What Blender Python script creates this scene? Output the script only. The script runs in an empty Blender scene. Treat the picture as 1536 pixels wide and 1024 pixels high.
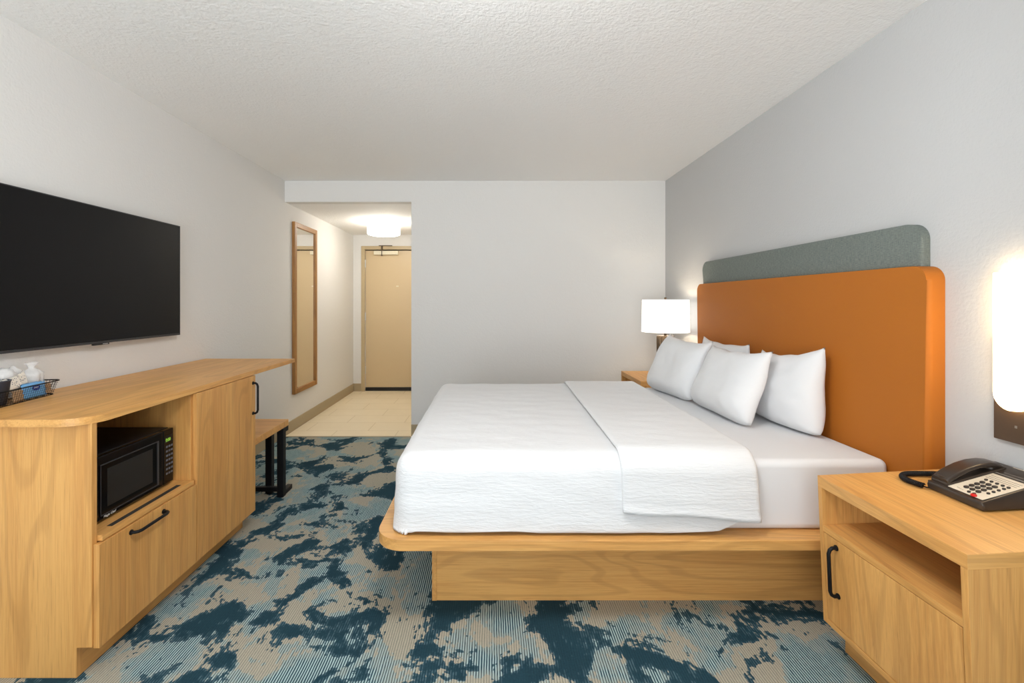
import bpy, bmesh, math, random
from mathutils import Vector, Matrix, noise
random.seed(7)
PI = math.pi
scene = bpy.context.scene
COL = scene.collection
ORG = {}

# ------------------------------------------------------------------ objects
def wn(o):
    m = o.modifiers.new('normals', 'WEIGHTED_NORMAL'); m.keep_sharp = True; m.weight = 100
    return o

def tag(o, label=None, cat=None, group=None, kind=None):
    if label: o['label'] = label
    if cat: o['category'] = cat
    if group: o['group'] = group
    if kind: o['kind'] = kind
    return o

def thing(name, label, cat, loc, group=None, kind=None):
    o = bpy.data.objects.new(name, None)
    o.empty_display_size = 0.1
    COL.objects.link(o)
    o.location = loc
    ORG[o] = Vector(loc)
    return tag(o, label, cat, group, kind)

def obj(name, bm, mat, parent=None, smooth=False, origin=None, angle=None, label=None):
    vs = [v.co for v in bm.verts]
    if origin is None:
        lo = [min(v[i] for v in vs) for i in range(3)]
        hi = [max(v[i] for v in vs) for i in range(3)]
        origin = Vector(((lo[0]+hi[0])/2, (lo[1]+hi[1])/2, lo[2]))
    origin = Vector(origin)
    for v in bm.verts: v.co -= origin
    bmesh.ops.recalc_face_normals(bm, faces=bm.faces[:])
    me = bpy.data.meshes.new(name)
    bm.to_mesh(me); bm.free()
    me.materials.append(mat)
    if smooth:
        for p in me.polygons: p.use_smooth = True
        if angle:
            me.set_sharp_from_angle(angle=math.radians(angle))
    o = bpy.data.objects.new(name, me)
    COL.objects.link(o)
    if parent:
        o.parent = parent
        o.location = origin - ORG[parent]
    else:
        o.location = origin
    ORG[o] = origin
    if label: o['label'] = label
    return o

def BM(): return bmesh.new()

def bx(bm, x0, x1, y0, y1, z0, z1, bev=0.0, seg=2):
    r = bmesh.ops.create_cube(bm, size=1.0)
    vs = r['verts']
    for v in vs:
        v.co = Vector((x0 + (v.co.x+.5)*(x1-x0), y0 + (v.co.y+.5)*(y1-y0), z0 + (v.co.z+.5)*(z1-z0)))
    if bev > 0:
        es = list({e for v in vs for e in v.link_edges})
        bmesh.ops.bevel(bm, geom=es, offset=bev, segments=seg, profile=.5, affect='EDGES')
    return bm

def box(*a, **k): return bx(BM(), *a, **k)

def prism(bm, pts, lo, hi, axis='z', bev=0.0, seg=2):
    """closed polygon pts extruded along an axis. axis z: (x,y); axis y: (x,z); axis x: (y,z)"""
    def P(a, b, c):
        return {'z': Vector((a, b, c)), 'y': Vector((a, c, b)), 'x': Vector((c, a, b))}[axis]
    A = [bm.verts.new(P(a, b, lo)) for a, b in pts]
    B = [bm.verts.new(P(a, b, hi)) for a, b in pts]
    n = len(pts)
    f = [bm.faces.new(A), bm.faces.new(B)]
    for i in range(n):
        bm.faces.new((A[i], A[(i+1) % n], B[(i+1) % n], B[i]))
    if bev > 0:
        es = [e for ff in f for e in ff.edges]
        bmesh.ops.bevel(bm, geom=es, offset=bev, segments=seg, profile=.5, affect='EDGES')
    return bm

def arc(cx, cy, r, a0, a1, n):
    return [(cx + r*math.cos(math.radians(a0+(a1-a0)*i/n)), cy + r*math.sin(math.radians(a0+(a1-a0)*i/n))) for i in range(n+1)]

def rrect(x0, x1, y0, y1, r, n=8):
    return (arc(x0+r, y0+r, r, 180, 270, n) + arc(x1-r, y0+r, r, 270, 360, n) +
            arc(x1-r, y1-r, r, 0, 90, n) + arc(x0+r, y1-r, r, 90, 180, n))

def tube(bm, pts, r, n=10, closed=False):
    pts = [Vector(p) for p in pts]
    m = len(pts)
    rings = []
    up = None
    for i in range(m):
        a = pts[(i-1) % m] if (closed or i > 0) else pts[i]
        b = pts[(i+1) % m] if (closed or i < m-1) else pts[i]
        t = (b-a).normalized()
        if up is None:
            up = Vector((0, 0, 1)) if abs(t.z) < .9 else Vector((1, 0, 0))
        u = (up - t*up.dot(t)).normalized()
        up = u
        w = t.cross(u)
        rings.append([bm.verts.new(pts[i] + r*(math.cos(2*PI*k/n)*u + math.sin(2*PI*k/n)*w)) for k in range(n)])
    rng = m if closed else m-1
    for i in range(rng):
        A, B = rings[i], rings[(i+1) % m]
        for k in range(n):
            bm.faces.new((A[k], A[(k+1) % n], B[(k+1) % n], B[k]))
    if not closed:
        bm.faces.new(rings[0]); bm.faces.new(rings[-1])
    return bm

def lathe(bm, prof, c, n=40, closed=False, ripple=None):
    rings = []
    for r, z in prof:
        ring = []
        for k in range(n):
            a = 2*PI*k/n
            rr = r*(1 + (ripple(a) if ripple else 0))
            ring.append(bm.verts.new((c[0]+rr*math.cos(a), c[1]+rr*math.sin(a), c[2]+z)))
        rings.append(ring)
    m = len(rings)
    for i in range(m if closed else m-1):
        A, B = rings[i], rings[(i+1) % m]
        for k in range(n):
            bm.faces.new((A[k], A[(k+1) % n], B[(k+1) % n], B[k]))
    if not closed:
        if prof[0][0] > 1e-6: bm.faces.new(rings[0])
        if prof[-1][0] > 1e-6: bm.faces.new(rings[-1])
    return bm

def cyl(bm, p0, p1, r, n=20, bev=0):
    return tube(bm, [p0, p1], r, n)

def text_bm(s, size, depth=0.0004, align='LEFT', shear=0):
    cu = bpy.data.curves.new('txt', 'FONT')
    cu.body = s; cu.size = size; cu.extrude = depth; cu.align_x = align; cu.shear = shear
    cu.resolution_u = 3
    o = bpy.data.objects.new('txt', cu); COL.objects.link(o)
    dg = bpy.context.evaluated_depsgraph_get(); dg.update()
    me = bpy.data.meshes.new_from_object(o.evaluated_get(dg))
    bm = BM(); bm.from_mesh(me)
    bpy.data.objects.remove(o); bpy.data.curves.remove(cu); bpy.data.meshes.remove(me)
    return bm

def xform(bm, M):
    bmesh.ops.transform(bm, matrix=M, verts=bm.verts[:])
    return bm

def basis(o, ex, ey, ez):
    M = Matrix.Identity(4)
    for i, e in enumerate((ex, ey, ez)):
        for j in range(3): M[j][i] = e[j]
    M.translation = Vector(o)
    return M

# ---------------------------------------------------------------- materials
def srgb(r, g, b):
    f = lambda c: (c/255/12.92) if c/255 <= .04045 else ((c/255+.055)/1.055)**2.4
    return (f(r), f(g), f(b), 1)

class NT:
    def __init__(s, name):
        s.m = bpy.data.materials.new(name); s.m.use_nodes = True
        s.t = s.m.node_tree; s.n = s.t.nodes
        s.b = s.n['Principled BSDF']
    def new(s, ty, **kw):
        n = s.n.new(ty)
        for k, v in kw.items():
            if k in n.inputs: n.inputs[k].default_value = v
            else: setattr(n, k, v)
        return n
    def l(s, a, b): s.t.links.new(a, b)
    def coords(s, scale=(1, 1, 1), loc=(0, 0, 0), world=False):
        if world:
            g = s.new('ShaderNodeNewGeometry').outputs['Position']
        else:
            g = s.new('ShaderNodeTexCoord').outputs['Object']
        mp = s.new('ShaderNodeMapping')
        mp.inputs['Scale'].default_value = scale
        mp.inputs['Location'].default_value = loc
        s.l(g, mp.inputs['Vector'])
        return mp.outputs['Vector']
    def noise(s, vec, scale=1, detail=2, rough=.5, dist=0):
        n = s.new('ShaderNodeTexNoise')
        n.inputs['Scale'].default_value = scale; n.inputs['Detail'].default_value = detail
        n.inputs['Roughness'].default_value = rough; n.inputs['Distortion'].default_value = dist
        s.l(vec, n.inputs['Vector'])
        return n.outputs['Fac']
    def math(s, op, a, b=None, c=None, clamp=False):
        n = s.new('ShaderNodeMath'); n.operation = op; n.use_clamp = clamp
        for i, v in enumerate((a, b, c)):
            if v is None: continue
            if isinstance(v, (int, float)): n.inputs[i].default_value = v
            else: s.l(v, n.inputs[i])
        return n.outputs[0]
    def step(s, v, a, b):
        n = s.new('ShaderNodeMapRange'); n.interpolation_type = 'SMOOTHSTEP'
        n.inputs['From Min'].default_value = a; n.inputs['From Max'].default_value = b
        s.l(v, n.inputs['Value'])
        return n.outputs['Result']
    def mix(s, f, a, b, mode='MIX'):
        n = s.new('ShaderNodeMix'); n.data_type = 'RGBA'; n.blend_type = mode
        for sock, v in ((n.inputs[0], f), (n.inputs[6], a), (n.inputs[7], b)):
            if isinstance(v, (int, float)): sock.default_value = v
            elif isinstance(v, tuple): sock.default_value = v
            else: s.l(v, sock)
        return n.outputs[2]
    def bump(s, h, strength=.3, dist=.002):
        n = s.new('ShaderNodeBump')
        n.inputs['Strength'].default_value = strength; n.inputs['Distance'].default_value = dist
        s.l(h, n.inputs['Height']); s.l(n.outputs['Normal'], s.b.inputs['Normal'])
    def set(s, **kw):
        for k, v in kw.items():
            s.b.inputs[k.replace('_', ' ')].default_value = v
        return s
    def color(s, v):
        if isinstance(v, tuple): s.b.inputs['Base Color'].default_value = v
        else: s.l(v, s.b.inputs['Base Color'])

def plain(name, col, rough=.5, metal=0, spec=.5, var=.04, scale=40, bump=0, bscale=300):
    t = NT(name)
    v = t.coords()
    f = t.noise(v, scale, 3)
    dark = tuple(c*(1-var*2) for c in col[:3]) + (1,)
    t.color(t.mix(f, dark, col))
    t.set(Roughness=rough, Metallic=metal)
    t.b.inputs['Specular IOR Level'].default_value = spec
    if bump:
        t.bump(t.noise(v, bscale, 2), bump, .001)
    return t.m

def wood(name, axis, light, dark, rough=.42):
    t = NT(name)
    def sc(al, ac):
        return tuple(al if i == axis else ac for i in range(3))
    fib = t.noise(t.coords(sc(4, 170)), 1, 3, .6)
    band = t.noise(t.coords(sc(.7, 11), (3.1, 1.7, .4)), 1, 4, .55, .6)
    cath = t.noise(t.coords(sc(.55, 4.2), (.3, 5.2, 2.4)), 1, 2, .4, .3)
    ring = t.math('SINE', t.math('MULTIPLY', cath, 90))
    ring = t.step(ring, .35, 1.0)
    fl = t.noise(t.coords(sc(9, 420)), 1, 2, .5)
    mixf = t.math('ADD', t.math('MULTIPLY', band, .55), t.math('MULTIPLY', fib, .55))
    mixf = t.step(mixf, .38, .74)
    col = t.mix(mixf, light, dark)
    col = t.mix(t.math('MULTIPLY', ring, .27), col, tuple(c*.62 for c in dark[:3]) + (1,))
    col = t.mix(t.math('MULTIPLY', t.step(fl, .56, .72), .34), col, tuple(c*.55 for c in dark[:3]) + (1,))
    t.color(col)
    t.set(Roughness=rough)
    t.b.inputs['Specular IOR Level'].default_value = .5
    t.bump(fib, .08, .0006)
    return t.m

OAK_L, OAK_D = (.71, .385, .120, 1), (.575, .275, .074, 1)
WX = wood('oak_grain_across', 0, OAK_L, OAK_D)
WY = wood('oak_grain_along', 1, OAK_L, OAK_D)
WZ = wood('oak_grain_upright', 2, OAK_L, OAK_D)
WFR = wood('mirror_oak', 2, (.40, .195, .052, 1), (.27, .115, .026, 1))
WFRY = wood('mirror_oak_rail', 1, (.40, .195, .052, 1), (.27, .115, .026, 1))

def wallmat(name, col, bs=90, st=.35, dist=.004):
    t = NT(name)
    v = t.coords(world=True)
    a = t.noise(v, bs, 3, .6)
    b = t.noise(v, bs*.35, 2, .5, .5)
    t.bump(t.math('ADD', a, t.math('MULTIPLY', b, .8)), st, dist)
    big = t.noise(v, 1.3, 2)
    t.color(t.mix(big, tuple(c*.975 for c in col[:3])+(1,), col))
    t.set(Roughness=.75)
    t.b.inputs['Specular IOR Level'].default_value = .25
    return t.m

M_WALL = wallmat('wall_paint_warm_grey', (.73, .718, .695, 1))
M_WALLR = wallmat('wall_shaded_grey', (.52, .52, .515, 1))  # right wall's shade put into the colour, darker than the other walls
M_CEIL = wallmat('ceiling_popcorn', (.90, .897, .885, 1), 75, .6, .006)

def carpet():
    t = NT('carpet_blue_beige')
    W = t.coords(world=True)
    sx = t.new('ShaderNodeSeparateXYZ'); t.l(W, sx.inputs[0])
    # tufted lines run along the room (Y)
    ph = t.math('MULTIPLY', sx.outputs['X'], 1/.0092)
    wob = t.noise(t.coords((60, 14, 1), world=True), 1, 2)
    ph = t.math('ADD', ph, t.math('MULTIPLY', wob, .5))
    st = t.math('SINE', t.math('MULTIPLY', ph, 2*PI))
    stripe = t.step(st, -.35, .5)
    rag = t.noise(t.coords((120, 45, 1), world=True), 1, 2, .7)
    row = t.math('FLOOR', ph)
    cx = t.new('ShaderNodeCombineXYZ')
    t.l(t.math('MULTIPLY', row, 5.37), cx.inputs[0]); t.l(t.math('MULTIPLY', sx.outputs['Y'], 16), cx.inputs[1])
    rag = t.noise(cx.outputs[0], 1, 2, .6)
    grain = t.noise(t.coords((150, 110, 1), world=True), 1, 2, .7)
    rag2 = t.noise(t.coords((26, 18, 1), world=True), 1, 3, .65)
    ragged = t.math('ADD', t.math('MULTIPLY', t.math('SUBTRACT', rag, .5), .17), t.math('MULTIPLY', t.math('SUBTRACT', rag2, .5), .21))
    n1 = t.math('ADD', t.noise(t.coords((4.3, 3.9, 1), (2.2, 7.3, 0), world=True), 1, 4, .6, .55), ragged)
    n2 = t.math('ADD', t.noise(t.coords((3.7, 3.3, 1), (9.7, 1.3, 3), world=True), 1, 3, .55, .4), t.math('MULTIPLY', ragged, .9))
    light = t.step(n1, .470, .480)        # patch or dark ground
    beige = t.step(n2, .50, .52)
    dk1, dk2 = srgb(25, 45, 56), srgb(44, 76, 88)
    dark = t.mix(t.math('ADD', t.math('MULTIPLY', t.noise(t.coords((2.5, 2.5, 1), world=True), 1, 2), .7), t.math('MULTIPLY', t.math('SUBTRACT', grain, .3), .6), clamp=True), dk1, dk2)
    bl = t.mix(stripe, srgb(44, 70, 82), srgb(168, 192, 192))
    bl = t.mix(t.math('MULTIPLY', t.step(n2, .40, .49), .35), bl, srgb(156, 158, 148))
    be = t.mix(t.math('ADD', t.math('MULTIPLY', stripe, .6), t.math('MULTIPLY', grain, .5)), srgb(124, 122, 112), srgb(182, 176, 158))
    patch = t.mix(beige, bl, be)
    col = t.mix(light, dark, patch)
    # thin halo of lines fading into the dark ground
    fade = t.math('MULTIPLY', t.math('SUBTRACT', t.step(n1, .41, .462), light, clamp=True), t.math('MULTIPLY', stripe, .30))
    col = t.mix(fade, col, srgb(120, 150, 160))
    t.color(col)
    t.set(Roughness=.95)
    t.b.inputs['Specular IOR Level'].default_value = .1
    h = t.math('ADD', t.math('MULTIPLY', stripe, .6), rag)
    t.bump(h, .5, .003)
    return t.m
M_CARPET = carpet()

def tilemat():
    t = NT('tile_beige')
    W = t.coords(world=True)
    br = t.new('ShaderNodeTexBrick')
    br.offset = .5
    br.inputs['Scale'].default_value = 1
    br.inputs['Mortar Size'].default_value = .004
    br.inputs['Brick Width'].default_value = .61
    br.inputs['Row Height'].default_value = .305
    n = t.noise(W, 3, 4, .6, .8)
    c = t.mix(n, srgb(232, 216, 184), srgb(244, 230, 202))
    t.l(W, br.inputs['Vector'])
    t.l(c, br.inputs['Color1']); t.l(c, br.inputs['Color2'])
    br.inputs['Mortar'].default_value = srgb(214, 196, 160)
    t.color(br.outputs['Color'])
    t.set(Roughness=.38)
    return t.m
M_TILE = tilemat()

def fabric_white(name, col, sx, sy, sz, st, dist=.004, quilt=0):
    t = NT(name)
    v = t.coords()
    a = t.noise(t.coords((sx, sy, sz)), 1, 3, .6, .4)
    b = t.noise(v, 500, 2)
    h = t.math('ADD', a, t.math('MULTIPLY', b, .12))
    t.bump(h, st, dist)
    t.color(col)
    t.set(Roughness=.85)
    t.b.inputs['Specular IOR Level'].default_value = .15
    t.b.inputs['Sheen Weight'].default_value = .15
    return t.m
M_COMF = fabric_white('crinkled_white_cotton', (.71, .713, .72, 1), 20, 75, 100, .65, .005)
M_SHEET = fabric_white('smooth_white_cotton', (.69, .695, .71, 1), 5, 5, 6, .10, .006)
M_PILLOW = fabric_white('pillowcase_cotton', (.72, .725, .735, 1), 9, 9, 7, .3, .006)

M_BLACK = plain('black_powder_coat', (.006, .006, .007, 1), .45, spec=.2)
M_BLACKG = plain('black_gloss_plastic', (.003, .003, .0035, 1), .15, spec=.25)
M_BLACKM = plain('black_plastic', (.007, .007, .008, 1), .4, spec=.2)
def screenmat():
    t = NT('television_screen')
    t.color((.003, .003, .0035, 1)); t.set(Roughness=.35)
    t.b.inputs['Specular IOR Level'].default_value = .2
    return t.m
M_SCREEN = screenmat()
M_GREYBEZ = plain('dark_grey_bezel', (.025, .025, .028, 1), .4)
M_SILVER = plain('silver_mark', (.7, .7, .72, 1), .35, .6)
M_WIN = plain('oven_window', (.014, .013, .012, 1), .3, bump=.15, bscale=900)
M_TXT = plain('white_print', (.8, .8, .8, 1), .6)
M_DIMTXT = plain('grey_print', (.10, .105, .12, 1), .6)

def leather():
    t = NT('orange_leather')
    v = t.coords()
    t.bump(t.noise(v, 260, 3, .6), .12, .001)
    n = t.noise(v, 3, 3)
    t.color(t.mix(n, srgb(166, 98, 32), srgb(172, 102, 35)))
    t.set(Roughness=.6)
    t.b.inputs['Specular IOR Level'].default_value = .2
    return t.m
M_LEATHER = leather()
def greyfab():
    t = NT('grey_green_woven_fabric')
    a = t.noise(t.coords((60, 60, 700)), 1, 3, .7)
    b = t.noise(t.coords((900, 900, 40)), 1, 2, .6)
    f = t.step(t.math('ADD', t.math('MULTIPLY', a, .7), t.math('MULTIPLY', b, .5)), .4, .8)
    t.color(t.mix(f, srgb(82, 91, 88), srgb(126, 132, 125)))
    t.bump(t.math('ADD', a, b), .3, .001)
    t.set(Roughness=.8)
    return t.m
M_GREYFAB = greyfab()
M_DOOR = plain('door_tan_paint', srgb(203, 180, 142), .38, var=.02, scale=3)
M_DOORFR = plain('door_frame_tan', srgb(184, 164, 128), .45, var=.02)
M_BASE = plain('vinyl_baseboard', srgb(168, 152, 122), .5, var=.02)
M_BRONZE = plain('dark_bronze', srgb(78, 63, 46), .38, .6, var=.1)
M_BRONZEP = plain('dark_bronze_plate', srgb(84, 66, 50), .45, .3, var=.05, scale=20)
M_STEEL = plain('brushed_steel', (.55, .54, .5, 1), .3, .9)
M_CREAMMET = plain('cream_metal', srgb(225, 215, 190), .4)
M_DARKRUB = plain('dark_rubber', (.02, .017, .015, 1), .8)
M_PHONE = plain('dark_taupe_plastic', srgb(52, 44, 38), .28, var=.03)
M_FACE = plain('cream_face_card', srgb(214, 204, 186), .5, var=.02)
M_KEY = plain('dark_key', srgb(44, 38, 32), .35)
M_RED = plain('red_lamp_key', srgb(205, 25, 22), .3)
M_INK = plain('ink_grey', srgb(120, 116, 110), .6)
M_BLUE = plain('blue_foil', srgb(105, 170, 225), .35, var=.08, scale=30)
M_NAVY = plain('navy_print', srgb(18, 50, 140), .4)
M_KRAFT = plain('kraft_packet', srgb(196, 158, 118), .5, var=.3, scale=70)
M_CUPDK = plain('slate_cup', srgb(48, 54, 66), .35)

def speckle():
    t = NT('speckled_packet')
    v = t.coords()
    vo = t.new('ShaderNodeTexVoronoi'); vo.inputs['Scale'].default_value = 110
    t.l(v, vo.inputs['Vector'])
    f = t.step(vo.outputs['Distance'], .20, .28)
    t.color(t.mix(f, srgb(60, 70, 95), srgb(226, 218, 205)))
    t.set(Roughness=.35)
    t.bump(t.noise(v, 45, 3), .5, .004)
    return t.m
M_PACK = speckle()
def wrapmat():
    t = NT('clear_wrap')
    t.color((.93, .93, .93, 1))
    t.b.inputs['Alpha'].default_value = .42
    t.set(Roughness=.12)
    t.bump(t.noise(t.coords(), 70, 3, .6, 1), .9, .006)
    return t.m
M_WRAP = wrapmat()
M_CUPW = plain('white_cup', (.78, .77, .75, 1), .4)

def emis(name, col, s, base=(.9, .9, .9, 1)):
    t = NT(name)
    t.color(base)
    t.b.inputs['Emission Color'].default_value = col
    t.b.inputs['Emission Strength'].default_value = s
    t.set(Roughness=.6)
    return t.m
M_SHADE = emis('lit_linen_shade', (1, .95, .86, 1), 1.3)
M_SCONCE = emis('lit_acrylic', (1, .70, .36, 1), 13.0)
M_DRUM = emis('lit_drum_glass', (1, .94, .84, 1), 18.0)
M_FILLDRUM = emis('lit_fill_drum_glass', (.985, .99, 1, 1), 46.0)  # glow of the added fill drum above the camera
M_DIGIT = emis('green_digits', (.45, .9, .08, 1), .6, (.1, .2, .02, 1))

def mirrormat():
    t = NT('mirror_glass')
    t.color((.9, .9, .89, 1)); t.set(Metallic=1.0, Roughness=.015)
    return t.m
M_MIRROR = mirrormat()

# --------------------------------------------------------------------- shell
XL, XR, YB, YF, H = -1.968, 1.669, 4.395, -1.6, 2.437
YD, XC, HC = 6.59, -.758, 2.236
def S(name, bm, m, parent=None):
    return tag(obj(name, bm, m, parent), kind='structure')
S('floor', box(XL-.1, XR+.1, YF-.1, 4.372, -.08, 0), M_CARPET)
S('floor_entry', box(XL-.1, XR+.1, 4.372, YD+.1, -.08, 0), M_TILE)
S('ceiling', box(XL-.1, XR+.1, YF-.1, YB+.1, H, H+.08), M_CEIL)
S('ceiling_entry', box(XL-.1, XC+.1, YB+.1, YD+.1, HC, HC+.08), M_CEIL)
S('wall_left', box(XL-.1, XL, YF-.1, YD+.1, 0, H), M_WALL)
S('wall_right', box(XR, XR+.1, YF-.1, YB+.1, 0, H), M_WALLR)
bm = BM(); bx(bm, XC, XR, YB, YB+.1, 0, H); bx(bm, XL, XC, YB, YB+.1, HC, H)
S('wall_back', bm, M_WALL)
S('wall_entry_right', box(XC, XC+.1, YB+.1, YD+.1, 0, HC), M_WALL)
DX0, DX1, DZ = -1.853, -.833, 2.078
bm = BM(); bx(bm, XL, DX0, YD, YD+.1, 0, HC); bx(bm, DX1, XC, YD, YD+.1, 0, HC); bx(bm, DX0, DX1, YD, YD+.1, DZ, HC)
S('wall_entry_back', bm, M_WALL)
# wall with the big window behind the camera
bm = BM(); bx(bm, XL, XR, YF-.1, YF, 2.30, H); bx(bm, XL, XL+.15, YF-.1, YF, 0, 2.30); bx(bm, .35, XR, YF-.1, YF, 0, 2.30); bx(bm, XL+.15, .35, YF-.1, YF, 0, .12)
S('wall_front', bm, M_WALL)
win = S('window_1', box(XL+.15, .35, YF-.07, YF-.03, .12, .17), M_CREAMMET)
bm = BM(); bx(bm, -.76, -.72, YF-.07, YF-.03, .17, 2.26); bx(bm, XL+.15, .35, YF-.07, YF-.03, 2.26, 2.30)
obj('window_frame', bm, M_CREAMMET, win)
S('wall_added_blocker', box(1.40, XR, .84, 1.00, 0, H), M_WALLR)  # unseen wall stub added to shade the nightstand's near side
S('baseboard_left', box(XL, XL+.010, YF, YD, 0, .112, .003), M_BASE)
S('baseboard_back', box(XC, XR, YB-.010, YB, 0, .112, .003), M_BASE)
S('baseboard_right', box(XR-.010, XR, YF, YB-.010, 0, .112, .003), M_BASE)
S('baseboard_entry', box(XL+.010, DX0, YD-.010, YD, 0, .112, .003), M_BASE)
S('trim_1', box(XL+.010, XC, 4.362, 4.382, 0, .004, .001), M_BASE)

# entry door
door = thing('door_1', 'tan painted entry door with closer at the end of the entry hall', 'door', (-1.343, YD+.02, 0), kind='structure')
fr = BM()
bx(fr, DX0, DX0+.05, YD-.012, YD+.09, 0, DZ, .003); bx(fr, DX1-.05, DX1, YD-.012, YD+.09, 0, DZ, .003); bx(fr, DX0+.05, DX1-.05, YD-.012, YD+.09, DZ-.05, DZ, .003)
obj('door_frame', fr, M_DOORFR, door)
leaf = obj('door_leaf', box(DX0+.055, DX1-.055, YD+.03, YD+.072, .052, DZ-.062, .002), M_DOOR, door)
obj('seal', box(DX0+.05, DX1-.05, YD+.036, YD+.08, DZ-.064, DZ-.0495), M_DARKRUB, door)
obj('sweep', box(DX0+.053, DX1-.053, YD+.026, YD+.085, 0, .050), M_DARKRUB, door)
for z in (1.83, 1.07, .30):
    hb = BM(); cyl(hb, (DX0+.052, YD+.022, z-.055), (DX0+.052, YD+.022, z+.055), .009, 12)
    obj('hinge', hb, M_STEEL, door)
cz = 1.285+(452-379.3)/104.5
cl = obj('door_closer', box(-1.668, -1.322, YD-.030, YD+.030, cz-.027, cz+.027, .005), M_CREAMMET, door)
ab = BM(); bx(ab, -1.59, -1.40, YD-.055, YD-.040, cz+.092, cz+.102); cyl(ab, (-1.553, YD-.02, cz-.045), (-1.553, YD-.02, cz+.10), .012, 12)
xform(ab, Matrix.Identity(4))
obj('closer_arm', ab, M_BRONZE, cl)
hb = BM(); cyl(hb, (-.955, YD+.03, .915), (-.955, YD-.03, .915), .026, 20); bx(hb, -1.075, -.95, YD-.045, YD-.028, .905, .925, .006)
obj('handle', hb, M_STEEL, door)
pb = BM(); bx(pb, -1.36, -1.325, YD+.026, YD+.031, 1.495, 1.512, .002); cyl(pb, (-1.343, YD+.031, 1.504), (-1.343, YD+.024, 1.504), .007, 14)
obj('peephole', pb, M_CREAMMET, door)

# round ceiling lights: the hall one, and an unseen fill light added above the camera
def drum_light(LX, LY, Z, label, mat):
    cl = thing('ceiling_light', label, 'light', (LX, LY, Z))
    b = BM(); lathe(b, [(.165, 0), (.168, -.028), (.16, -.030)], (LX, LY, Z), 48)
    obj('ceiling_plate', b, M_STEEL, cl, True, angle=40)
    b = BM(); lathe(b, [(.185, -.030), (.192, -.036), (.192, -.135), (.184, -.150), (.16, -.158), (.0005, -.160)], (LX, LY, Z), 56)
    obj('diffuser', b, mat, cl, True, angle=50)
LX, LY = -1.278, 5.5
drum_light(LX, LY, HC, 'glowing white drum ceiling light in the entry hall before the door', M_DRUM)
drum_light(.05, 1.08, H, 'added white drum fill light over the room, unseen above the camera', M_FILLDRUM)

# mirror
m = thing('mirror', 'tall narrow oak framed mirror on the left wall past the worktop', 'mirror', (XL, 4.845, .36))
MY0, MY1, MZ0, MZ1, MF = 4.552, 5.14, .362, 2.078, .05
def fprism(bm, y0, y1, z0, z1):
    bx(bm, XL+.001, XL+.032, y0, y1, z0, z1, .004, 2)
for q in ((MY0, MY0+MF, MZ0, MZ1), (MY1-MF, MY1, MZ0, MZ1)):
    b = BM(); fprism(b, *q); obj('frame_stile', b, WFR, m)
for q in ((MY0+MF, MY1-MF, MZ1-MF, MZ1), (MY0+MF, MY1-MF, MZ0, MZ0+MF)):
    b = BM(); fprism(b, *q); obj('frame_rail', b, WFRY, m)
obj('mirror_glass', box(XL+.002, XL+.018, MY0+MF, MY1-MF, MZ0+MF, MZ1-MF), M_MIRROR, m)

# television
TX = -1.920
t = thing('television', 'large black flat television mounted on the left wall above the worktop', 'television', (TX, 2.262, 1.08))
TY0, TY1, TZ0, TZ1 = 1.68, 2.843, 1.079, 1.750
obj('housing', box(TX-.028, TX-.004, TY0, TY1, TZ0, TZ1, .004), M_BLACKM, t)
obj('screen', box(TX-.004, TX, TY0+.004, TY1-.004, TZ0+.012, TZ1-.004), M_SCREEN, t)
b = BM(); bx(b, TX-.004, TX+.001, TY0, TY1, TZ0, TZ0+.011); bx(b, TX-.004, TX+.001, TY0, TY1, TZ1-.004, TZ1); bx(b, TX-.004, TX+.001, TY0, TY0+.004, TZ0+.011, TZ1-.004); bx(b, TX-.004, TX+.001, TY1-.004, TY1, TZ0+.011, TZ1-.004)
obj('bezel', b, M_GREYBEZ, t)
b = BM(); bx(b, TX-.012, TX+.002, 2.225, 2.315, TZ0-.008, TZ0+.002, .002)
lg = obj('logo_tab', b, M_BLACKM, t)
b = BM(); bx(b, TX+.002, TX+.0026, 2.275, 2.305, TZ0-.005, TZ0-.002)
obj('logo_mark', b, M_SILVER, lg)
obj('wall_bracket', box(XL+.001, TX-.028, 2.05, 2.47, 1.25, 1.58, .003), M_BLACK, t)

# ------------------------------------------------------------ storage cabinet
CZ = .868
c = thing('storage_cabinet', 'light oak cabinet with a microwave niche, drawer and door along the left wall', 'cabinet', (-1.65, 2.1, 0))
b = BM()
CF, CBK = -1.362, -1.955
for y0, y1 in ((1.57, 1.592), (2.602, 2.622)):
    b = BM(); prism(b, [(CBK, 0), (-1.414, 0), (-1.414, .104), (CF, .104), (CF, CZ), (CBK, CZ)], y0, y1, 'y', .0008, 1)
    obj('side_panel', b, WZ, c)
obj('divider', box(CBK+.012, CF, 2.087, 2.105, .115, CZ, .0008), WZ, c)
obj('back_panel', box(CBK, CBK+.010, 1.592, 2.602, .115, CZ), WZ, c)
obj('bottom_panel', box(CBK, CF, 1.592, 2.602, .097, .115), WY, c)
sh = obj('niche_shelf', box(CBK+.012, -1.345, 1.593, 2.086, .456, .475, .001), WY, c)
obj('vent_slot', box(-1.386, -1.366, 1.66, 2.03, .4745, .4758), M_DARKRUB, sh)
obj('toe_kick', box(-1.43, -1.414, 1.592, 2.608, 0, .104), WY, c)
dr = obj('drawer', box(CF+.001, -1.341, 1.576, 2.096, .097, .452, .001), WZ, c)
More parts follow.
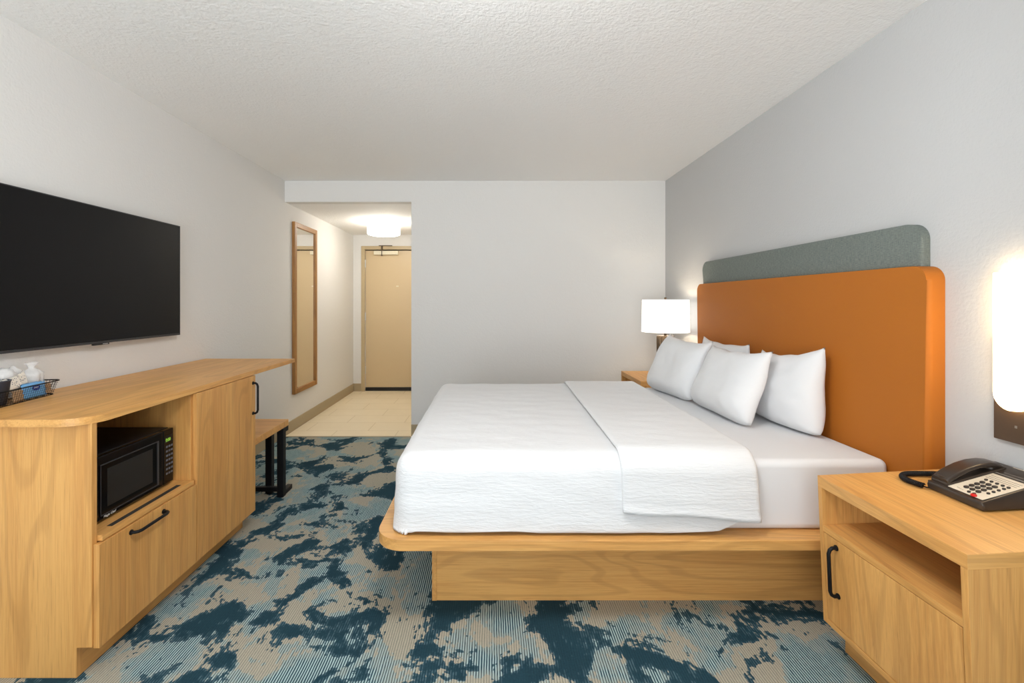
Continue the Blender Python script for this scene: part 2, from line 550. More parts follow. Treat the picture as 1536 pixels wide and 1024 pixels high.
def bar_handle(p0, p1, out, r=.006):
    """black bar handle: two feet and a straight grip standing off by vector out"""
    p0, p1, out = Vector(p0), Vector(p1), Vector(out)
    d = (p1-p0).normalized()
    b = BM()
    L = .018
    tube(b, [p0, p0+out*.55, p0+out*.85+d*L*.35, p0+out+d*L, p1+out-d*L, p1+out*.85-d*L*.35, p1+out*.55, p1], r, 10)
    for p in (p0, p1):
        cyl(b, p, p+out*.12, r*1.6, 14)
    return b
obj('drawer_handle', bar_handle((-1.341, 1.715, .425), (-1.341, 1.885, .425), (.028, 0, 0)), M_BLACK, dr, True, angle=40)
dd = obj('cabinet_door', box(CF+.001, -1.341, 2.1015, 2.622, .097, .865, .001), WZ, c)
obj('door_handle', bar_handle((-1.341, 2.594, .655), (-1.341, 2.594, .825), (.028, 0, 0)), M_BLACK, dd, True, angle=40)

# worktop
r = .105
pts = [(-1.957, 1.525)] + arc(-1.345-r, 1.525+r, r, 270, 360, 14) + [(-1.345, 3.158), (-1.957, 3.158)]
b = prism(BM(), pts, CZ, .893, 'z', .002)
wt = obj('worktop', b, WY)
tag(wt, 'long light oak worktop with a rounded near corner on the storage cabinet', 'worktop')

# bench
bn = thing('bench', 'low oak bench on black metal legs tucked under the worktop overhang', 'bench', (-1.65, 2.87, 0))
obj('seat', prism(BM(), [(-1.95, 2.645), (-1.362, 2.645)] + arc(-1.362-.012, 3.108-.012, .012, 0, 90, 4) + [(-1.95, 3.108)], .452, .492, 'z', .002), WX, bn)
for lx, ly in ((-1.402, 3.015), (-1.505, 3.07)):
    obj('leg', box(lx, lx+.042, ly, ly+.042, 0, .4515, .003), M_BLACK, bn)
for q in ((-1.925, -1.402, 3.018, 3.048, .036, .066), (-1.398, -1.364, 3.057, 3.105, .418, .451), (-1.398, -1.364, 3.057, 3.165, .002, .032)):
    obj('rail', box(*q, .003), M_BLACK, bn)
obj('leg', box(-1.948, -1.906, 3.015, 3.057, 0, .4515, .003), M_BLACK, bn)
obj('leg', box(-1.948, -1.906, 2.66, 2.702, 0, .4515, .003), M_BLACK, bn)

# microwave
MX = -1.418
mw = thing('microwave', 'black microwave oven in the niche of the oak cabinet', 'microwave', (-1.67, 1.83, .475))
obj('body', box(-1.90, MX-.022, 1.602, 2.057, .487, .724, .004), M_BLACKM, mw)
for fx in (-1.86, -1.48):
    for fy in (1.64, 2.02):
        b = BM(); cyl(b, (fx, fy, .475), (fx, fy, .488), .012, 14); obj('foot', b, M_DARKRUB, mw)
dr = obj('oven_door', box(MX-.021, MX, 1.602, 1.990, .488, .723, .004, 3), M_BLACKG, mw)
b = BM()
for (y0, y1, z0, z1) in ((1.668, 1.963, .503, .507), (1.668, 1.963, .687, .691), (1.668, 1.672, .507, .687), (1.953, 1.963, .507, .687)):
    bx(b, MX, MX+.004, y0, y1, z0, z1, .0015)
obj('window_frame', b, M_GREYBEZ, dr)
obj('window', box(MX+.0002, MX+.0012, 1.672, 1.953, .507, .687), M_BLACKG, dr)
obj('window_screen', box(MX+.0013, MX+.0018, 1.700, 1.928, .528, .668), M_WIN, dr)
b = text_bm('Magic Chef', .022, .0003, shear=.25)
xform(b, basis((MX+.0008, 1.684, .4925), (0, .55, 0), (0, 0, .55), (1, 0, 0)))
obj('maker_mark', b, M_TXT, dr)
cp = obj('control_panel', box(MX-.021, MX, 1.993, 2.057, .488, .723, .004, 3), M_BLACKG, mw)
obj('display', box(MX, MX+.0008, 2.003, 2.050, .668, .697), M_BLACKM, cp)
b = text_bm('0:00', .03, .0003)
xform(b, basis((MX+.0012, 2.006, .672), (0, .58, 0), (0, 0, .68), (1, 0, 0)))
obj('digits', b, M_DIGIT, cp)
k0 = None
for i in range(7):
    for j in range(3):
        y, z = 2.0085+j*.0155, .6445-i*.0195
        if k0 is None:
            b = BM(); bx(b, MX, MX+.0012, y, y+.011, z, z+.0085, .0004)
            k0 = obj('key', b, M_DIMTXT, cp); kl = k0.location.copy(); ky, kz = y, z
        else:
            k = k0.copy(); COL.objects.link(k); k.parent = cp
            k.location = kl + Vector((0, y-ky, z-kz))

# ------------------------------------------------------------ basket of supplies
WT = .893
ang = math.radians(9)
BO = Vector((-1.868, 1.775, WT))
bu = Vector((-math.sin(ang), math.cos(ang), 0))     # along the basket, away from the camera
bv = Vector((math.cos(ang), math.sin(ang), 0))      # towards the room
def BP(a, d, z): return BO + bu*a + bv*d + Vector((0, 0, z))
bk = thing('wire_basket', 'small black wire basket of coffee supplies on the worktop', 'basket', BO)
La, Lb, D0, D1, BH = -.185, .175, .048, .062, .058
b = BM()
def ring(z, k, n=6, r=.022):
    l0, l1, d = La-.012*k, Lb+.012*k, D0+(D1-D0)*k
    out = []
    for (cx, cy, a0) in ((l1-r, d-r, 0), (l0+r, d-r, 90), (l0+r, -d+r, 180), (l1-r, -d+r, 270)):
        for i in range(n+1):
            a = math.radians(a0+90*i/n)
            out.append(BP(cx+r*math.cos(a), cy+r*math.sin(a), z))
    return out
tube(b, ring(BH, 1), .0026, 8, True)
obj('rim', b, M_BLACK, bk, True)
b = BM()
for z, k in ((.0025, 0), (.0115, .16), (.0205, .32), (.0295, .48), (.0385, .64), (.0475, .8)):
    tube(b, ring(z, k), .0005, 5, True)
R0, R1 = ring(.0025, 0, 6), ring(BH, 1, 6)
def lerp(a, c, f): return a + (c-a)*f
N = 30
for s in (1, -1):
    for i in range(N+1):
        f = i/N
        tube(b, [BP(La+.02+(Lb-La-.04)*f, s*D0, .0025), BP(La+.012+(Lb-La-.024)*f, s*D1, BH)], .0005, 5)
for a0, a1 in ((La, La-.012), (Lb, Lb+.012)):
    for i in range(8):
        f = -1+2*i/7
        tube(b, [BP(a0, f*(D0-.02), .0025), BP(a1, f*(D1-.02), BH)], .0009, 5)
for i in range(10):
    a = La+.02+(Lb-La-.04)*i/9
    tube(b, [BP(a, -D0, .0025), BP(a, D0, .0025)], .0009, 5)
obj('wire_sides', b, M_BLACK, bk)
b = BM(); tube(b, ring(.0012, .0), .0012, 6, True); obj('foot_ring', b, M_BLACK, bk)

def sachet(w, h, th, M, seed, crimp=.09, nu=14, nv=10):
    bm = BM()
    g = {}
    for side in (0, 1):
        for i in range(nu+1):
            for j in range(nv+1):
                u, v = -1+2*i/nu, -1+2*j/nv
                tt = max(0, 1-abs(u)**3)*max(0, 1-abs(v)**3)
                n_ = noise.noise(Vector((u*2.2+seed, v*2.2, seed*1.7)))*.25
                z = (th/2)*(tt**.6)*(1+n_)*(1 if side == 0 else -1)
                if i in (0, nu) or j in (0, nv):
                    if side == 1: g[(1, i, j)] = g[(0, i, j)]; continue
                    z = .0025*math.sin(v*9+seed)
                g[(side, i, j)] = bm.verts.new(M @ Vector((u*w/2, v*h/2, z)))
    for side in (0, 1):
        for i in range(nu):
            for j in range(nv):
                q = [g[(side, i, j)], g[(side, i+1, j)], g[(side, i+1, j+1)], g[(side, i, j+1)]]
                try: bm.faces.new(q)
                except ValueError: pass
    return bm
Z3 = Vector((0, 0, 1))
def stand(a, d, z, lean=0, roll=0, yaw=0):
    """upright frame in the basket: x along it, y up, z towards the room"""
    e = Matrix.Rotation(yaw, 3, 'Z')
    ex = (e @ bu); ez = (e @ bv)
    R = Matrix.Rotation(lean, 3, ex)
    ey, ez = R @ Z3, R @ ez
    Q = Matrix.Rotation(roll, 3, ez)
    return basis(BP(a, d, z), Q @ ex, Q @ ey, ez)
def item(name, bm, mat, label, cat, group=None, smooth=True):
    return tag(obj(name, bm, mat, None, smooth), label, cat, group)
# slate cup at the near end
P = BP(-.055, .012, .004)
o = BM(); lathe(o, [(.026, 0), (.036, .085), (.0385, .088), (.0385, .092), (.035, .092), (.025, .004), (.0005, .004)], P, 36)
item('paper_cup', o, M_CUPDK, 'dark slate paper cup standing at the near end of the wire basket', 'cup')
CP = thing('coffee_packet', 'blue coffee packet with a navy oval emblem behind the basket wires', 'packet', BP(.075, .040, .004))
pm = stand(.073, .0395, .036, -.08)
pk = obj('pouch', sachet(.118, .062, .008, pm, 3.1), M_BLUE, CP, True)
ov = BM()
pp = [(.019*math.cos(2*PI*i/28), .0115*math.sin(2*PI*i/28)) for i in range(28)]
prism(ov, pp, .0046, .0056, 'z'); xform(ov, pm @ Matrix.Translation((.006, .008, 0)))
em = obj('oval_emblem', ov, M_NAVY, CP)
ov = BM()
for i, (x, w) in enumerate(((-.011, .003), (-.006, .004), (0, .003), (.005, .004))):
    bx(ov, x, x+w, -.003+.002*(i % 2), .003, .0057, .0061)
xform(ov, pm @ Matrix.Translation((.006, .008, 0)))
obj('emblem_lettering', ov, M_TXT, em)
item('creamer_packet', sachet(.085, .052, .012, stand(-.005, .022, .074, -.35, .12), 1.3), M_PACK,
     'white speckled packet leaning beside the slate cup in the basket', 'packet', None)
item('creamer_packet', sachet(.075, .05, .012, stand(.045, .010, .080, -.2, .25), 5.2), M_PACK,
     'white speckled packet standing behind the blue coffee packet in the basket', 'packet', None)
item('sugar_packet', sachet(.050, .045, .006, stand(-.005, .042, .027, -.1, .03), 8.8), M_KRAFT,
     'brown kraft packet low in the basket left of the blue coffee packet', 'packet', None)
item('sugar_packet', sachet(.036, .045, .006, stand(.150, .034, .030, -.1, 0), 4.4), M_KRAFT,
     'brown kraft packet low at the far end of the basket', 'packet', None)
# wrapped cups
def wrapped(name, label, M, seed):
    t = thing(name, label, 'cup', M.translation)
    cb = BM(); lathe(cb, [(.022, 0), (.030, .062), (.031, .064), (.029, .064), (.021, .003), (.0005, .003)], (0, 0, 0), 28)
    obj('inner_cup', xform(cb, M), M_CUPW, t, True)
    w = BM()
    prof = [(.0005, -.003), (.028, -.003), (.034, .02), (.038, .05), (.037, .066), (.026, .076), (.010, .086), (.014, .096), (.024, .106)]
    lathe(w, prof, (0, 0, 0), 40)
    bmesh.ops.delete(w, geom=[f for f in w.faces if len(f.verts) > 6], context='FACES_ONLY')
    for v in w.verts:
        nz = noise.noise(v.co*60+Vector((seed, 0, 0)))
        rad = Vector((v.co.x, v.co.y, 0))
        v.co += rad*(.22*nz) + Vector((0, 0, .004*nz))
    obj('plastic_wrap', xform(w, M), M_WRAP, t, True)
    return t
wrapped('wrapped_cup', 'plastic wrapped white cup with a twisted top at the far end of the basket',
        basis(BP(.110, .004, .034), bu, -bv, Z3), 1.0)
ex = (bu*.97 + Z3*.22).normalized()
wrapped('wrapped_cup', 'plastic wrapped white cup lying at the back of the basket by the wall',
        basis(BP(-.03, -.030, .084), bv, Z3.cross(ex) if False else ex.cross(bv), ex), 7.0)

# -------------------------------------------------------------------- bed
bed = thing('bed_frame', 'light oak platform bed frame with rounded foot corners on a recessed plinth', 'bed', (.6, 2.625, 0))
PX0, PX1, PY0, PY1, PZ0, PZ1 = -.452, 1.596, 1.764, 3.486, .328, .370
rr_ = .115
pts = arc(PX0+rr_, PY0+rr_, rr_, 180, 270, 14) + [(PX1, PY0), (PX1, PY1)] + arc(PX0+rr_, PY1-rr_, rr_, 90, 180, 14)
obj('platform', prism(BM(), pts, PZ0, PZ1, 'z', .005, 3), WX, bed)
obj('plinth_side', box(-.250, 1.59, 1.978, 1.998, 0, PZ0, .001), WX, bed)
obj('plinth_side', box(-.250, 1.59, 3.252, 3.272, 0, PZ0, .001), WX, bed)
obj('plinth_foot_board', box(-.252, -.232, 1.976, 3.274, 0, PZ0, .001), WY, bed)

# mattress with fitted sheet
def rbox(x0, x1, y0, y1, z0, z1, r, seg=5):
    b = BM(); bx(b, x0, x1, y0, y1, z0, z1, r, seg)
    return b
mt = thing('mattress', 'thick mattress in a smooth white fitted sheet on the oak bed frame', 'mattress', (.6, 2.625, PZ1))
b = rbox(-.345, 1.596, 1.836, 3.412, PZ1, .650, .030, 6)
wn(obj('fitted_sheet', b, M_SHEET, mt, True))

# comforter
TOP, CR = .681, .075
CXA, CYA, CYB = -.385, 1.806, 3.446
def drape(p, q, off=0.0, dropcap=None, flare=.05):
    xi, yi, yj = CXA+CR, CYA+CR, CYB-CR
    px = min(0, p-xi)
    qy = (q-yi) if q < yi else ((q-yj) if q > yj else 0)
    d = math.hypot(px, qy)
    if d < 1e-9:
        return Vector((p, q, TOP+off)), 0
    dx, dy = px/d, qy/d
    a = d/CR
    if a < PI/2:
        h, v = CR*math.sin(a), CR*(1-math.cos(a)); nh, nv = math.sin(a), math.cos(a)
    else:
        e = d-CR*PI/2
        if dropcap is not None: e = min(e, dropcap-CR)
        h, v = CR+flare*e, CR+e; nh, nv = 1, 0
    bx_, by_ = (xi if px else p), ((yi if q < yi else yj) if qy else q)
    return Vector((bx_+dx*(h+off*nh), by_+dy*(h+off*nh), TOP-v+off*nv)), v

def lay(v, k=.004):
    p = v*1.0
    n1 = noise.noise(Vector((p.x*7, p.y*16, p.z*18)))
    n2 = noise.noise(Vector((p.x*2.3, p.y*2.3, p.z*3))+Vector((4, 4, 4)))
    return k*n1 + k*1.3*n2

def sheet(p0, p1, q0, q1, fn, nu, nv):
    bm = BM(); g = []
    for i in range(nu+1):
        row = []
        for j in range(nv+1):
            row.append(bm.verts.new(fn(i/nu, j/nv)))
        g.append(row)
    for i in range(nu):
        for j in range(nv):
            if CL and all(CL[a*(nv+1)+b] for a, b in ((i, j), (i+1, j), (i+1, j+1), (i, j+1))): continue
            bm.faces.new((g[i][j], g[i+1][j], g[i+1][j+1], g[i][j+1]))
    bmesh.ops.delete(bm, geom=[v for v in bm.verts if not v.link_faces], context='VERTS')
    return bm
ARC = CR*PI/2
FULL = TOP-PZ1-.004
ext = ARC+FULL-CR
CL = []
def under(u, w):
    q = (CYA+CR-ext) + w*((CYB-CYA)-2*CR+2*ext)
    qd = max(0, (CYA+CR-q), q-(CYB-CR))
    v = CR+(qd-ARC) if qd > ARC else 0
    pmax = 1.035 - max(0, v-.235)*2.6
    p0 = CXA+CR-ext
    p = p0 + u*(pmax-p0)
    hem = FULL - .010 + .010*noise.noise(Vector((p*4, q*.5, 2)))
    if p < -.30: hem = FULL
    pt, vv = drape(p, q, 0, hem, .055)
    k = lay(pt, .0035)
    pt2, _ = drape(p, q, k, hem, .055)
    px, qq = max(0, CXA+CR-p), qd
    CL.append(math.hypot(px, qq)-ARC > hem-CR+.002)
    pt2.z = max(pt2.z, PZ1+.013)
    return pt2
cf = thing('comforter', 'crinkled white comforter draped over the bed and folded back below the pillows', 'comforter', (.3, 2.625, .37))
b = sheet(0, 1, 0, 1, under, 120, 130)
o = obj('main_spread', b, M_COMF, cf, True)
md = o.modifiers.new('thick', 'SOLIDIFY'); md.thickness = .010; md.offset = -1
CL.clear()
def over(u, w):
    # folded-back band
    q_top0, q_top1 = CYA+CR, CYB-CR
    xl = .503 + .045*w
    xr = 1.045 + .02*w
    p = xl + u*(xr-xl)
    dn = .215+.034*u + .004*math.sin(u*9)
    ext_n = ARC+dn-CR
    q = (q_top0-ext_n) + w*((q_top1+.22)-(q_top0-ext_n))
    off = .020
    tl = (p-(xr-.03))/.03
    if tl > 0: off = .022*math.sqrt(max(0, 1-tl*tl))-.002
    if u < .03: off -= .004*(1-u/.03)
    edge = q-(q_top0-ext_n)
    if edge < .028: off += .0045
    if .028 <= edge < .036: off -= .001
    qd = max(0, q_top0-q)
    p2 = p + .01*max(0, qd-.05)/.2
    pt, vv = drape(p2, q, off, None, .06)
    k = lay(pt+Vector((3, 1, 2)), .003)
    pt, vv = drape(p2, q, off+k, None, .06)
    return pt
b = sheet(0, 1, 0, 1, over, 60, 130)
o = obj('folded_band', b, M_COMF, cf, True)
md = o.modifiers.new('thick', 'SOLIDIFY'); md.thickness = .011; md.offset = -1

# pillows
def pillow(label, base, W, Hh, T, lean, yaw, seed, roll=0):
    """stands on its lower edge; W across the bed, leaning towards the headboard"""
    e = Matrix.Rotation(yaw, 3, 'Z')
    ew = e @ Vector((0, 1, 0)); nf = e @ Vector((-1, 0, 0))
    up = (Vector((0, 0, 1))*math.cos(lean) - nf*math.sin(lean))
    nrm = (nf*math.cos(lean) + Vector((0, 0, 1))*math.sin(lean))
    bm = BM(); g = {}
    nu, nv = 44, 34
    for side in (0, 1):
        for i in range(nu+1):
            for j in range(nv+1):
                u, v = -1+2*i/nu, -1+2*j/nv
                edge = i in (0, nu) or j in (0, nv)
                if edge and side: g[(1, i, j)] = g[(0, i, j)]; continue
                # pinched outline: corners stand out
                wv = W/2*u*(1-.02*(1-abs(v)**1.6)*abs(u)**3)*(1-.05*max(0, v))
                hv = Hh/2*v*(1-(.17 if v > 0 else .0)*(1-abs(u)**2.2)*abs(v)**3) - (roll*wv if v > -.98 else 0)*(v+1)/2
                if v < -.8: hv += .035*abs(u)**6*(-v-.8)*5*.6
                tt = (max(0, 1-abs(u)**3.2)*max(0, 1-abs(v)**3.0))**.5
                th = T/2*tt*(1-.28*v)
                nn = noise.noise(Vector((u*1.6+seed, v*1.6, seed)))*.10 + noise.noise(Vector((u*4+seed, v*4, seed*2)))*.05
                # radiating creases near corners
                cr = .05*math.sin((abs(u)-abs(v))*16+seed)*(abs(u*v))**2
                th *= 1+nn+cr
                z = 0 if edge else (th if side == 0 else -th*.5)
                wav = .006*math.sin(3.1*u+seed)+.004*math.sin(5*v+seed)
                top = .014*noise.noise(Vector((u*1.9+seed*3, 0, 1)))*(v if v > 0 else 0)
                p = Vector(base) + ew*wv + up*(Hh/2+hv+top) + nrm*(z+wav)
                p.z = max(p.z, base[2] + .001)
                g[(side, i, j)] = bm.verts.new(p)
    for side in (0, 1):
        for i in range(nu):
            for j in range(nv):
                bm.faces.new((g[(side, i, j)], g[(side, i+1, j)], g[(side, i+1, j+1)], g[(side, i, j+1)]))
    o = obj('pillow', bm, M_PILLOW, None, True)
    return tag(o, label, 'pillow', 'white pillows on the bed')
MZ = .651
pillow('white pillow upright against the orange headboard, nearest the telephone', (1.515, 2.37, MZ), .51, .392, .19, .06, 0, 1.1, .14)
pillow('white pillow against the headboard mostly hidden behind the front pillows', (1.515, 3.03, MZ), .62, .385, .15, .07, 0, 2.7)
pillow('white pillow leaning in front of the one nearest the telephone', (1.275, 2.575, MZ), .59, .398, .19, .34, math.radians(2), 3.9, .03)
pillow('white pillow in front on the far side of the bed, beside the table lamp', (1.210, 3.135, MZ), .54, .42, .19, .40, math.radians(9), 5.3, -.03)

# headboard
hb_ = thing('headboard', 'orange leather headboard with a grey fabric panel above on the right wall', 'headboard', (1.64, 2.625, .27))
HX = 1.598
def slab_x(x0, x1, y0, y1, z0, z1, r, bev, seg=6, bottom_r=.004):
    pts = ([(y0+bottom_r, z0), (y1-bottom_r, z0), ] + arc(y1-r, z1-r, r, 0, 90, 10) + arc(y0+r, z1-r, r, 90, 180, 10))
    pts = [(y0, z0), (y1, z0)] + arc(y1-r, z1-r, r, 0, 90, 10) + arc(y0+r, z1-r, r, 90, 180, 10)
    bm = BM()
    A = [bm.verts.new((x0, y, z)) for y, z in pts]
    B = [bm.verts.new((x1, y, z)) for y, z in pts]
    n = len(pts)
    fa = bm.faces.new(A); bm.faces.new(B)
    for i in range(n): bm.faces.new((A[i], A[(i+1) % n], B[(i+1) % n], B[i]))
    bmesh.ops.bevel(bm, geom=list(fa.edges), offset=bev, segments=seg, profile=.5, affect='EDGES')
    return bm
wn(obj('orange_panel', slab_x(HX, XR-.001, 1.688, 3.562, .27, 1.418, .055, .028), M_LEATHER, hb_, True, angle=50))
wn(obj('grey_panel', slab_x(1.632, XR-.001, 1.745, 3.545, 1.41, 1.586, .065, .016), M_GREYFAB, hb_, True, angle=50))

# --------------------------------------------------------------- nightstands
NZ = .659
def lean_bm(bm, x0, k1, k2):
    for v in bm.verts:
        dx, dz = v.co.x-x0, v.co.z-NZ
        v.co.x -= k1*dz; v.co.z += k2*dx
    return bm
def nightstand(Y0, Y1, label, mirror=False, k=(.043, .05), kick=(1.305, None)):
    X0, X1 = 1.178, XR-.006
    t = thing('nightstand', label, 'nightstand', (1.42, (Y0+Y1)/2, 0), 'oak nightstands either side of the bed')
    def P(name, bm, mat, par=t, **kw):
        return obj(name, lean_bm(bm, X0, *k), mat, par, **kw)
    P('top_panel', box(X0, X1, Y0, Y1, NZ-.038, NZ, .0012), WY)
    P('side_panel', box(X0, X1, Y0, Y0+.018, .138, NZ-.038, .001), WZ)
    P('side_panel', box(X0, X1, Y1-.018, Y1, .138, NZ-.038, .001), WZ)
    P('edge_band', box(X0, X1, Y0-.0008, Y0-.0001, NZ-.0375, NZ-.0005), WX)
    P('shelf', box(X0+.001, X1-.012, Y0+.018, Y1-.018, .466, .488, .001), WY)
    P('bottom_panel', box(X0, X1-.012, Y0+.018, Y1-.018, .138, .157, .001), WY)
    P('back_panel', box(X1-.012, X1, Y0+.018, Y1-.018, .138, NZ-.038), WZ)
    d = P('cabinet_door', box(X0+.001, X0+.020, Y0+.0205, Y1-.0205, .1595, .4635, .001), WZ)
    hy = (Y1-.078)
    P('door_handle', bar_handle((X0+.001, hy, .272), (X0+.001, hy, .438), (-.028, 0, 0)), M_BLACK, d, smooth=True, angle=40)
    kx, ky1 = kick
    b = BM(); bx(b, kx, X1-.03, Y0+.05, ky1, 0, .150)
    obj('plinth', b, WY, t)
    return t
nightstand(1.138, 1.659, 'oak nightstand carrying the telephone, near side of the bed', kick=(1.303, 1.690))
nightstand(3.612, 4.150, 'oak nightstand under the table lamp in the far corner', k=(0, 0), kick=(1.303, 4.09))

# ------------------------------------------------------------------ telephone
# the nightstand top rises gently towards the wall
def TZ(x): return NZ + .05*(x-1.178)
ph = thing('telephone', 'dark brown desk telephone with cream keypad face on the near nightstand', 'telephone', (1.555, 1.45, TZ(1.55)))
def tl(bm):
    for v in bm.verts:
        v.co.x -= .024; v.co.y -= .026
        v.co.z += TZ(v.co.x)
    return bm
PXa, PXb, PYa, PYb = 1.458, 1.680, 1.362, 1.538
h0, h1 = .026, .078
def face_z(x): return h0 + (h1-h0)*(x-PXa)/(PXb-PXa)
b = prism(BM(), [(PXa, .003), (PXb, .003), (PXb, h1), (PXb-.012, h1+.001), (PXa+.002, h0), (PXa-.002, h0-.008)], PYa, PYb, 'y', .005, 3)
# the near side bows inwards a little at the top
for v in b.verts:
    if v.co.z > .018 and v.co.y < 1.40: v.co.y += .006
base = wn(obj('base', tl(b), M_PHONE, ph, True, angle=35))
def on_face(x0, x1, y0, y1, z0, z1):
    bm = BM(); bx(bm, x0, x1, y0, y1, z0, z1)
    for v in bm.verts: v.co.z += face_z(v.co.x)
    return tl(bm)
card = obj('face_card', on_face(PXa+.010, PXb-.006, PYa+.014, 1.478, .0012, .0026), M_FACE, ph)
for n_, x_, dx_, y_, dy_, w_, l_ in ((4, 1.630, .009, 1.40, 0, .002, .065), (4, 1.476, .001, 1.44, .006, .0015, .004), (3, 1.577, .009, 1.385, 0, .0015, .085)):
    for i in range(n_):
        obj('printed_line', on_face(x_+dx_*i, x_+dx_*i+w_, y_+dy_*i, y_+dy_*i+l_, .0027, .0031), M_INK, card)
obj('card_divider', on_face(1.616, 1.620, PYa+.014, 1.478, .0027, .0034), M_INK, card)
def key(x, y, rx, ry, mat, name='key'):
    bm = BM()
    pts = [(x+rx*math.cos(2*PI*i/18), y+ry*math.sin(2*PI*i/18)) for i in range(18)]
    prism(bm, pts, .002, .0062, 'z', .001, 2)
    for v in bm.verts: v.co.z += face_z(v.co.x)
    return obj(name, tl(bm), mat, card, True, angle=50)
for i in range(4):
    for j in range(3):
        key(1.4945+.0165*i, 1.448-.0175*j, .0062, .0068, M_KEY)
for kk in range(5):
    key(1.563, 1.455-.0155*kk, .0042, .0045, M_KEY, 'small_key')
for kk in range(4):
    key(1.5035+.0155*kk, 1.3935, .0040, .0045, M_KEY, 'small_key')
for kk in range(2):
    key(1.4775, 1.424-.015*kk, .0040, .0045, M_KEY, 'small_key')
key(1.4705, 1.4035, .0055, .0085, M_RED, 'red_message_key')
# handset: arched bar along the far side
prof = [(1.470, .046, .020), (1.480, .055, .021), (1.505, .069, .017), (1.54, .083, .013), (1.575, .092, .013), (1.61, .095, .016), (1.635, .092, .020), (1.650, .084, .021), (1.656, .074, .016)]
b = BM(); rings = []
yc, hw = 1.508, .027
for x, zt, th in prof:
    ringv = []
    for (yy, zz) in rrect(-hw, hw, -th, 0, min(.009, th*.42), 4):
        ringv.append(b.verts.new((x - .12*(zz), yc+yy, zt+zz)))
    rings.append(ringv)
for A, B in zip(rings, rings[1:]):
    n = len(A)
    for i in range(n): b.faces.new((A[i], A[(i+1) % n], B[(i+1) % n], B[i]))
b.faces.new(rings[0]); b.faces.new(rings[-1])
for x, zt, th, rx in ((1.492, .060, .030, .021), (1.632, .090, .030, .022)):
    cyl(b, (x, yc, zt-th), (x, yc, zt-.008), rx, 20)
hs = obj('handset', tl(b), M_PHONE, ph, True, angle=45)
b = BM()
bx(b, 1.47, 1.655, 1.479, 1.537, .0, .012, .003)
for v in b.verts: v.co.z += face_z(v.co.x)-.004
obj('cradle', tl(b), M_PHONE, ph)
# coiled cord
ctrl = [(1.600, 1.585, .020), (1.560, 1.612, .014), (1.515, 1.628, .0115), (1.472, 1.630, .0115), (1.443, 1.612, .0115), (1.432, 1.580, .0115), (1.436, 1.548, .0115), (1.441, 1.532, .0115)]
def cr_(pts, n):
    P = [Vector(p) for p in pts]; P = [2*P[0]-P[1]] + P + [2*P[-1]-P[-2]]
    out = []
    for i in range(1, len(P)-2):
        for k in range(n):
            t_ = k/n
            a, b_, c_, d_ = P[i-1], P[i], P[i+1], P[i+2]
            out.append(.5*((2*b_)+(-a+c_)*t_+(2*a-5*b_+4*c_-d_)*t_*t_+(-a+3*b_-3*c_+d_)*t_**3))
    out.append(P[-2]); return out
mid = cr_(ctrl, 110)
b = BM(); hp = []
up = Vector((0, 0, 1)); L = 0
for i in range(len(mid)-1):
    tg = (mid[i+1]-mid[i]); L += tg.length; tg.normalize()
    s_ = tg.cross(up).normalized(); w_ = s_.cross(tg)
    a = L/.0042*2*PI
    hp.append(mid[i] + .0072*(math.cos(a)*s_+math.sin(a)*w_))
tube(b, hp, .0021, 6)
cd = obj('coiled_cord', tl(b), M_BLACKM, ph, True)
b = BM()
tube(b, cr_([(1.441, 1.532, .010), (1.452, 1.530, .006), (1.468, 1.531, .008), (1.478, 1.532, .018)], 8), .002, 8)
bx(b, 1.464, 1.482, 1.524, 1.542, .010, .026, .002)
obj('cord_plug', tl(b), M_BLACKM, ph, True, angle=40)

# ------------------------------------------------------------------ wall sconce
sc = thing('wall_sconce', 'glowing white wall sconce with rounded lower end on a bronze plate, above the telephone', 'sconce', (XR, 1.462, .838))
obj('back_plate', box(1.652, XR-.001, 1.370, 1.5115, .838, 1.165, .002), M_BRONZEP, sc)
# half-capsule shade, flat at the top
b = BM()
yc, R_, zt, zb, dep = 1.447, .054, 1.377, .940, .036
rows = []
nz, na = 34, 20
for i in range(nz+1):
    f = i/nz
    z = zb + (zt-zb)*(f**1.6 if f < 1 else 1)
    w = R_*math.sqrt(max(0, 1-((zb+R_-z)/R_)**2)) if z < zb+R_ else R_
    w = max(w, .0004)
    d = dep*(w/R_)**.35
    row = []
    for k in range(na+1):
        a = PI*k/na
        cxx, syy = math.cos(a), math.sin(a)
        row.append(b.verts.new((1.652-d*abs(syy)**.85, yc+w*math.copysign(abs(cxx)**.85, cxx), z)))
    rows.append(row)
for A, B in zip(rows, rows[1:]):
    for k in range(na): b.faces.new((A[k], A[k+1], B[k+1], B[k]))
    b.faces.new((A[na], A[0], B[0], B[na]))
b.faces.new(rows[-1])
obj('shade', b, M_SCONCE, sc, True, angle=60)
b = BM(); bx(b, 1.6512, 1.6521, 1.443, 1.450, .886, .894, .0003)
obj('switch_mark', b, M_INK, sc)

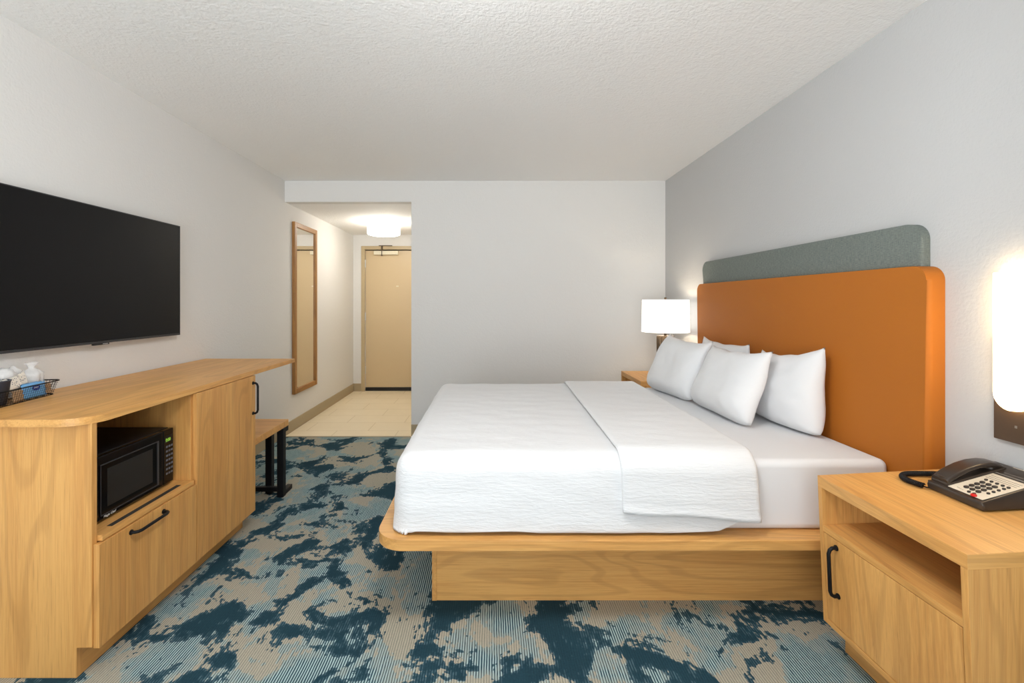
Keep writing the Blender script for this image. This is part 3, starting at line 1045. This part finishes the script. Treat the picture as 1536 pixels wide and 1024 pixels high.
# ------------------------------------------------------------------ table lamp
lx, ly = 1.443, 3.80
lz = NZ
lp = thing('table_lamp', 'lit table lamp with a white drum shade and fluted bronze base on the far nightstand', 'lamp', (lx, ly, lz))
b = BM(); lathe(b, [(.066, 0.002), (.066, .34), (.062, .345), (.02, .346)], (lx, ly, lz), 96, ripple=lambda a: .05*math.cos(a*14))
obj('fluted_base', b, M_BRONZE, lp, True, angle=50)
b = BM(); cyl(b, (lx, ly, lz+.344), (lx, ly, lz+.43), .011, 16); obj('neck', b, M_BRONZE, lp, True, angle=50)
b = BM(); lathe(b, [(.188, lz*0+.375), (.183, .640), (.180, .640), (.185, .375)], (lx, ly, lz), 56, closed=True)
obj('lamp_shade', b, M_SHADE, lp, True, angle=50)
b = BM(); cyl(b, (lx, ly, lz+.43), (lx, ly, lz+.645), .003, 8); cyl(b, (lx, ly, lz+.645), (lx, ly, lz+.66), .009, 14)
for a in range(3):
    aa = a*2*PI/3
    cyl(b, (lx, ly, lz+.632), (lx+.181*math.cos(aa), ly+.181*math.sin(aa), lz+.632), .0018, 6)
obj('finial', b, M_BRONZE, lp, True, angle=50)

# ------------------------------------------------------------------- lights
def light(name, ty, loc, energy, col, size=None, rot=None, **kw):
    l = bpy.data.lights.new(name, ty); l.energy = energy; l.color = col
    for k_, v_ in kw.items(): setattr(l, k_, v_)
    o = bpy.data.objects.new(name, l); COL.objects.link(o); o.location = loc
    if rot: o.rotation_euler = rot
    return o
light('lamp_bulb', 'POINT', (lx, ly, lz+.50), 3.2, (1, .80, .55), shadow_soft_size=.03)
#light('hall_bulb', 'POINT', (LX, LY, HC-.20), 24, (1, .86, .66), shadow_soft_size=.12)
por = light('window_portal', 'AREA', ((XL+.15+.35)/2, YF-.02, 1.21), 1, (1, 1, 1), rot=(math.radians(90), 0, 0), shape='RECTANGLE')
por.data.size = .35-XL-.15; por.data.size_y = 2.18
por.data.cycles.is_portal = True

w = bpy.data.worlds.new('daylight'); scene.world = w; w.use_nodes = True
bg = w.node_tree.nodes['Background']
bg.inputs['Color'].default_value = (.89, .95, 1.0, 1)
wt_ = w.node_tree
tc_ = wt_.nodes.new('ShaderNodeTexCoord'); sp_ = wt_.nodes.new('ShaderNodeSeparateXYZ'); mr_ = wt_.nodes.new('ShaderNodeMapRange')
mr_.interpolation_type = 'SMOOTHSTEP'
mr_.inputs['From Min'].default_value = -.10; mr_.inputs['From Max'].default_value = .08
mr_.inputs['To Min'].default_value = 9.4; mr_.inputs['To Max'].default_value = 4.6     # brighter lower half added to lift the ceiling, softer sky above
wt_.links.new(tc_.outputs['Generated'], sp_.inputs[0]); wt_.links.new(sp_.outputs['Z'], mr_.inputs['Value']); wt_.links.new(mr_.outputs['Result'], bg.inputs['Strength'])

# ------------------------------------------------------------------- camera
cam = bpy.data.cameras.new('camera')
co = bpy.data.objects.new('camera', cam); COL.objects.link(co)
co.location = (0, 0, 1.285); co.rotation_euler = (math.radians(90), 0, 0)
cam.sensor_fit = 'HORIZONTAL'; cam.sensor_width = 36
cam.lens = 690/1536*36
cam.shift_x = 32/1536
cam.shift_y = -60/1536
cam.clip_start = .02
scene.camera = co
scene.view_settings.view_transform = 'Standard'
scene.view_settings.look = 'None'
scene.view_settings.exposure = .07
scene.view_settings.gamma = 1
scene.view_settings.use_curve_mapping = False
scene.cycles.use_denoising = True
scene.cycles.max_bounces = 12
scene.cycles.diffuse_bounces = 8
scene.cycles.sample_clamp_indirect = 6
